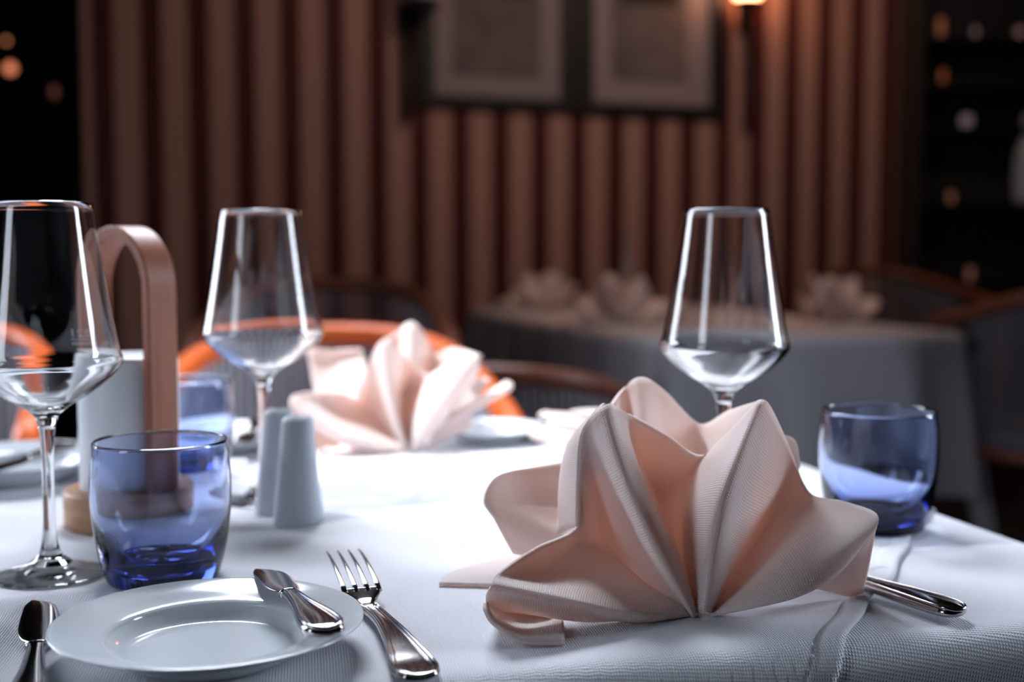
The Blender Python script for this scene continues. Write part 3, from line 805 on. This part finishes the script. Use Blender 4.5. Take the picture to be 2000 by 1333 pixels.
# ------------------------------------------------------------------ pictures and sconces on the striped wall
def on_wall(px, py, off=0.0):
    """point on the striped wall seen at this pixel, off metres in front of it"""
    r = ray(px, py); o = Vector((0, 0, CAMZ)); n = wn
    p0 = wa + wn * off
    t = (p0 - o).dot(n) / r.dot(n); return o + r * t
def wl(p): return (p - org).dot(wdir), p.z
def wall_thing(name): o = empty(name, org, wang); return o
def wbox(name, x0, x1, z0, z1, y0, y1, m, parent, bev=0):
    bm = bmesh.new(); box(bm, Vector(((x0 + x1) / 2, -(y0 + y1) / 2, (z0 + z1) / 2)), (abs(x1 - x0), abs(y1 - y0), abs(z1 - z0)), 0, bev)
    return from_bm(name, bm, m, parent, False)
def print_mat(seed):
    m = mat('engraving', (.2, .17, .17), .8); b = m.node_tree.nodes['Principled BSDF']
    tc = nn(m, 'ShaderNodeTexCoord'); nz = nn(m, 'ShaderNodeTexNoise', noise_dimensions='4D'); nz.inputs['W'].default_value = seed; nz.inputs['Scale'].default_value = 9
    nz.inputs['Detail'].default_value = 4
    c = nn(m, 'ShaderNodeValToRGB'); c.color_ramp.elements[0].color = (.05, .045, .05, 1); c.color_ramp.elements[1].color = (.24, .20, .21, 1)
    lk(m, tc.outputs['Object'], nz.inputs[0]); lk(m, nz.outputs[0], c.inputs[0]); lk(m, c.outputs[0], b.inputs['Base Color']); return m
def picture(px0, px1, pyb, mx0, mx1, mpb, ix0, ix1, ipb, label, seed):
    g = wall_thing('framed_picture'); tag(g, label, 'picture', None)
    X = [wl(on_wall(x, 200, .02))[0] for x in (px0, px1, mx0, mx1, ix0, ix1)]
    xm = (px0 + px1) / 2
    zb, zm, zi = (wl(on_wall(xm, y, .02))[1] for y in (pyb, mpb, ipb))
    zt = zb + .78; b = zm - zb
    for nme, a in (('frame_side', (X[0], X[2], zb, zt)), ('frame_side', (X[3], X[1], zb, zt)), ('frame_rail', (X[2], X[3], zb, zm)), ('frame_rail', (X[2], X[3], zt - b, zt))):
        wbox(nme, *a, .002, .032, M['black'], g, .003)
    mt = wbox('mat_board', X[2], X[3], zm, zt - b, .003, .012, M['mat_board'], g)
    pr = wbox('print', X[4], X[5], zi, zt - b - (zi - zm), .012, .0135, print_mat(seed), mt)
    # darker shape at the head of the print
    wbox('print_heading', X[4] + .04, X[5] - .04, zi + .30, zi + .36, .0136, .0139, M['black'], mt)
    return g
picture(818, 1126, 212, 848, 1096, 190, 886, 1056, 150, 'black framed engraving, the left one of the pair on the striped wall', 1.0)
picture(1129, 1412, 226, 1158, 1388, 204, 1195, 1342, 160, 'black framed engraving, the right one of the pair on the striped wall', 4.0)

M['glow'] = mat('warm_bulb', (1, .8, .6), .5, emis=(1.0, .42, .20), estr=14)
M['dim_glow'] = mat('dim_bulb', (1, .6, .4), .5, emis=(1.0, .36, .16), estr=.9)
M['dim_white'] = mat('dim_reflector', (.5, .5, .55), .5, emis=(.55, .60, .70), estr=.14)
def sconce(px, pyb, label, lit):
    g = wall_thing('wall_sconce'); tag(g, label, 'sconce')
    x, z = wl(on_wall(px, pyb, .02)); zt = wl(on_wall(px, 28, .02))[1]
    bm = bmesh.new(); tube(bm, [Vector((x, -.03, z)), Vector((x, -.03, z + .03)), Vector((x, -.03, zt))], [.009, .016, .018], 12); from_bm('stem', bm, M['black'], g)
    bm = bmesh.new(); box(bm, Vector((x, -.008, zt - .02)), (.07, .016, .12), 0, .004); from_bm('back_plate', bm, M['black'], g, False)
    sx = -1 if lit else 1
    bm = bmesh.new(); tube(bm, spline([Vector((x, -.03, zt - .04)), Vector((x + sx * .03, -.08, zt - .03)), Vector((x + sx * .05, -.11, zt + .01))], 6), .012, 10); from_bm('arm', bm, M['black'], g)
    ax = x + sx * .05
    bm = bmesh.new(); lathe(bm, [(0, zt), (.045, zt), (.055, zt + .035), (.05, zt + .04), (0, zt + .04)], 28, cx=ax, cy=-.11); from_bm('cup', bm, M['black'], g)
    bm = bmesh.new(); lathe(bm, smooth_prof([(.046, zt + .042), (.062, zt + .09), (.058, zt + .14), (.050, zt + .17)], 5), 28, cx=ax, cy=-.11); o = from_bm('lamp_shade', bm, M['glow'] if lit else M['lamp_white'], g)
    sm = o.modifiers.new('t', 'SOLIDIFY'); sm.thickness = .003
    if lit:
        l = bpy.data.lights.new('sconce_light', 'POINT'); l.energy = 3.0; l.color = (1, .45, .22); l.shadow_soft_size = .05
        lo = bpy.data.objects.new('sconce_light', l); COL.objects.link(lo); lo.parent = g; lo.location = (ax, -.14, zt + .22)
sconce(793, 240, 'black wall sconce left of the two pictures', False)
sconce(1456, 258, 'black wall sconce with a lit warm shade, right of the two pictures', True)

# ------------------------------------------------------------------ small lights and glints in the dark corners
def pendant(px, py, D, r, m, label, h=1.0, top=2.9):
    p = P(px, py, D); g = empty('pendant_lamp', (p.x, p.y, p.z)); tag(g, label, 'lamp')
    bm = bmesh.new(); lathe(bm, [(0, -r * h), (r * .7, -r * .7 * h), (r, 0), (r * .7, r * .7 * h), (r * .3, r * h), (0, r * h)], 20); from_bm('bulb', bm, m, g)
    bm = bmesh.new(); lathe(bm, [(0, r * h), (r * .45, r * h), (r * .35, r * h + .03), (0, r * h + .03)], 16); from_bm('socket', bm, M['black'], g)
    bm = bmesh.new(); tube(bm, [Vector((0, 0, r * h + .02)), Vector((0, 0, top - p.z))], .002, 6); from_bm('wire', bm, M['black'], g)
M['glowA'] = mat('amber_bulb', (1, .6, .4), .5, emis=(1.0, .30, .14), estr=1.1)
pendant(20, 134, 5.0, .022, M['glowA'], 'small amber bulb glowing at the left edge, the brightest one')
pendant(12, 80, 5.0, .010, M['dim_glow'], 'tiny dim amber bulb above the brightest one at the left edge')
pendant(106, 180, 5.0, .014, mat('faint_bulb', (1, .6, .5), .5, emis=(1, .3, .2), estr=.10), 'faint amber bulb left of the striped wall', 1.8)
# display cabinet on the dark right wall; glowing jars added to imitate its glints
cab = empty('display_cabinet', (0, 0, 0)); tag(cab, 'tall black display cabinet with open shelves right of the striped wall', 'cabinet')
D0 = 5.15
def cabp(px, py): return P(px, py, D0)
cx0, cx1 = cabp(1790, 100).x, cabp(2150, 100).x
def cbox(name, x0, x1, z0, z1, y0, y1):
    bm = bmesh.new(); box(bm, Vector(((x0 + x1) / 2, (y0 + y1) / 2, (z0 + z1) / 2)), (x1 - x0, y1 - y0, z1 - z0), 0, .003); from_bm(name, bm, M['black'], cab, False)
cbox('side_panel', cx0 - .03, cx0, 0, 2.4, D0 - .12, D0 + .14); cbox('side_panel', cx1, cx1 + .03, 0, 2.4, D0 - .12, D0 + .14)
cbox('back_panel', cx0, cx1, .02, 2.38, D0 + .12, D0 + .14); cbox('top_panel', cx0, cx1, 2.37, 2.4, D0 - .12, D0 + .12)
glints = [(1838, 50, .013, 3.0, (1, .42, .25), .55), (1842, 145, .010, 2.8, (1, .35, .15), .38), (1888, 232, .024, .9, (.8, .75, .9), .10), (1858, 380, .012, 1.5, (1, .5, .3), .16), (1895, 530, .014, 1.6, (1, .55, .45), .10), (1905, 60, .010, 2, (.8, .7, .8), .06), (1992, 60, .016, 1.2, (1, .7, .7), .09)]
for i, (px, py, r, h, c, e) in enumerate(glints):
    p = cabp(px, py); zs = p.z - r * h - .02
    cbox('shelf', cx0, cx1, zs - .012, zs, D0 - .11, D0 + .11) if i not in (5, 6) else None
    if i in (5, 6): zs = cabp(1838, 50).z - .013 * 3 - .02
    nm = ['bright amber tea light jar on the top cabinet shelf', 'amber tea light jar on the second cabinet shelf', 'small pale bowl on the third cabinet shelf', 'dim amber jar on the fourth cabinet shelf', 'pale reddish jar on the lowest visible cabinet shelf', 'faint grey jar on the top cabinet shelf', 'faint pinkish jar at the right end of the top cabinet shelf'][i]
    g = empty('candle_jar', (p.x, D0, zs)); tag(g, nm, 'jar')
    bm = bmesh.new(); H = (r * h * 2 + .01); lathe(bm, [(0, 0), (r * .8, 0), (r, .004), (r, H), (r * .9, H), (r * .88, .006), (0, .006)], 20); from_bm('jar_glass', bm, mat('jar', c, .3), g)
    bm = bmesh.new(); lathe(bm, [(0, .008), (r * .8, .008), (r * .8, H * .9), (0, H * .98)], 16); from_bm('flame', bm, mat('jar_flame', c, .5, emis=c, estr=e * 1.7), g)  # glowing core stands in for a glint
p = cabp(1990, 300)
g = empty('carafe', (p.x, D0 - .06, cabp(1888, 232).z - .024 * .9 - .02 - .40)); 
bm = bmesh.new(); lathe(bm, smooth_prof([(.03, 0), (.045, .01), (.05, .10), (.042, .2), (.018, .28), (.016, .33), (.02, .36)], 4), 28)
bpy.data.objects.remove(g)
zc_ = cabp(1990, 372).z
o = from_bm('carafe', bm, mat('pale_glass', (.35, .38, .42), .15)); o.location = (p.x + .01, D0 - .05, cabp(1858, 380).z - .012 * 1.5 - .02)
tag(o, 'pale grey carafe on the cabinet shelf at the right edge', 'carafe')
# slim vase on the back table between the napkins
vp = T(1232, 622, .7486)
bm = bmesh.new(); lathe(bm, smooth_prof([(.030, .001), (.034, .01), (.030, .08), (.016, .15), (.012, .22), (.015, .26)], 4), 24)
o = from_bm('vase', bm, mat('vase_glass', (.55, .50, .52), .1, trans=.6)); o.location = (vp.x + .02, vp.y + .35, .7486); tag(o, 'slim glass vase behind the middle napkin on the back table', 'vase')

# ------------------------------------------------------------------ windows of the side walls (outside the frame, area lights inside the room give their daylight)
M['wframe'] = mat('window_frame', (.25, .24, .23), .5)
def window(n, x, y0, y1):
    g = empty('window_%d' % n, (x, (y0 + y1) / 2, .8)); tag(g, kind='structure'); w = y1 - y0
    for nme, c, s in (('window_frame', (0, -w / 2 + .03, .93), (.08, .06, 1.86)), ('window_frame', (0, w / 2 - .03, .93), (.08, .06, 1.86)), ('window_frame', (0, 0, .03), (.08, w - .12, .06)), ('window_frame', (0, 0, 1.83), (.08, w - .12, .06)), ('window_frame', (0, 0, .93), (.05, .03, 1.74))):
        bm = bmesh.new(); box(bm, Vector(c), s); from_bm(nme, bm, M['wframe'], g, False)
window(1, -3.25, -1.8, -.6); window(2, -3.25, 1.8, 2.9); window(3, 3.65, 1.2, 2.1)  # first one unseen, placed to go with the front fill light

# light focused through the glassware
for o in COL.objects:
    if o.type == 'LIGHT': o.data.cycles.is_caustics_light = True
    elif o.type == 'MESH':
        ms = [m for m in o.data.materials]
        if ms and ms[0] in (M['glass'], M['blue_glass']): o.cycles.is_caustics_caster = True
        if o.name.startswith(('tablecloth', 'cloth_sheet', 'hem', 'bread_plate', 'napkin')): o.cycles.is_caustics_receiver = True
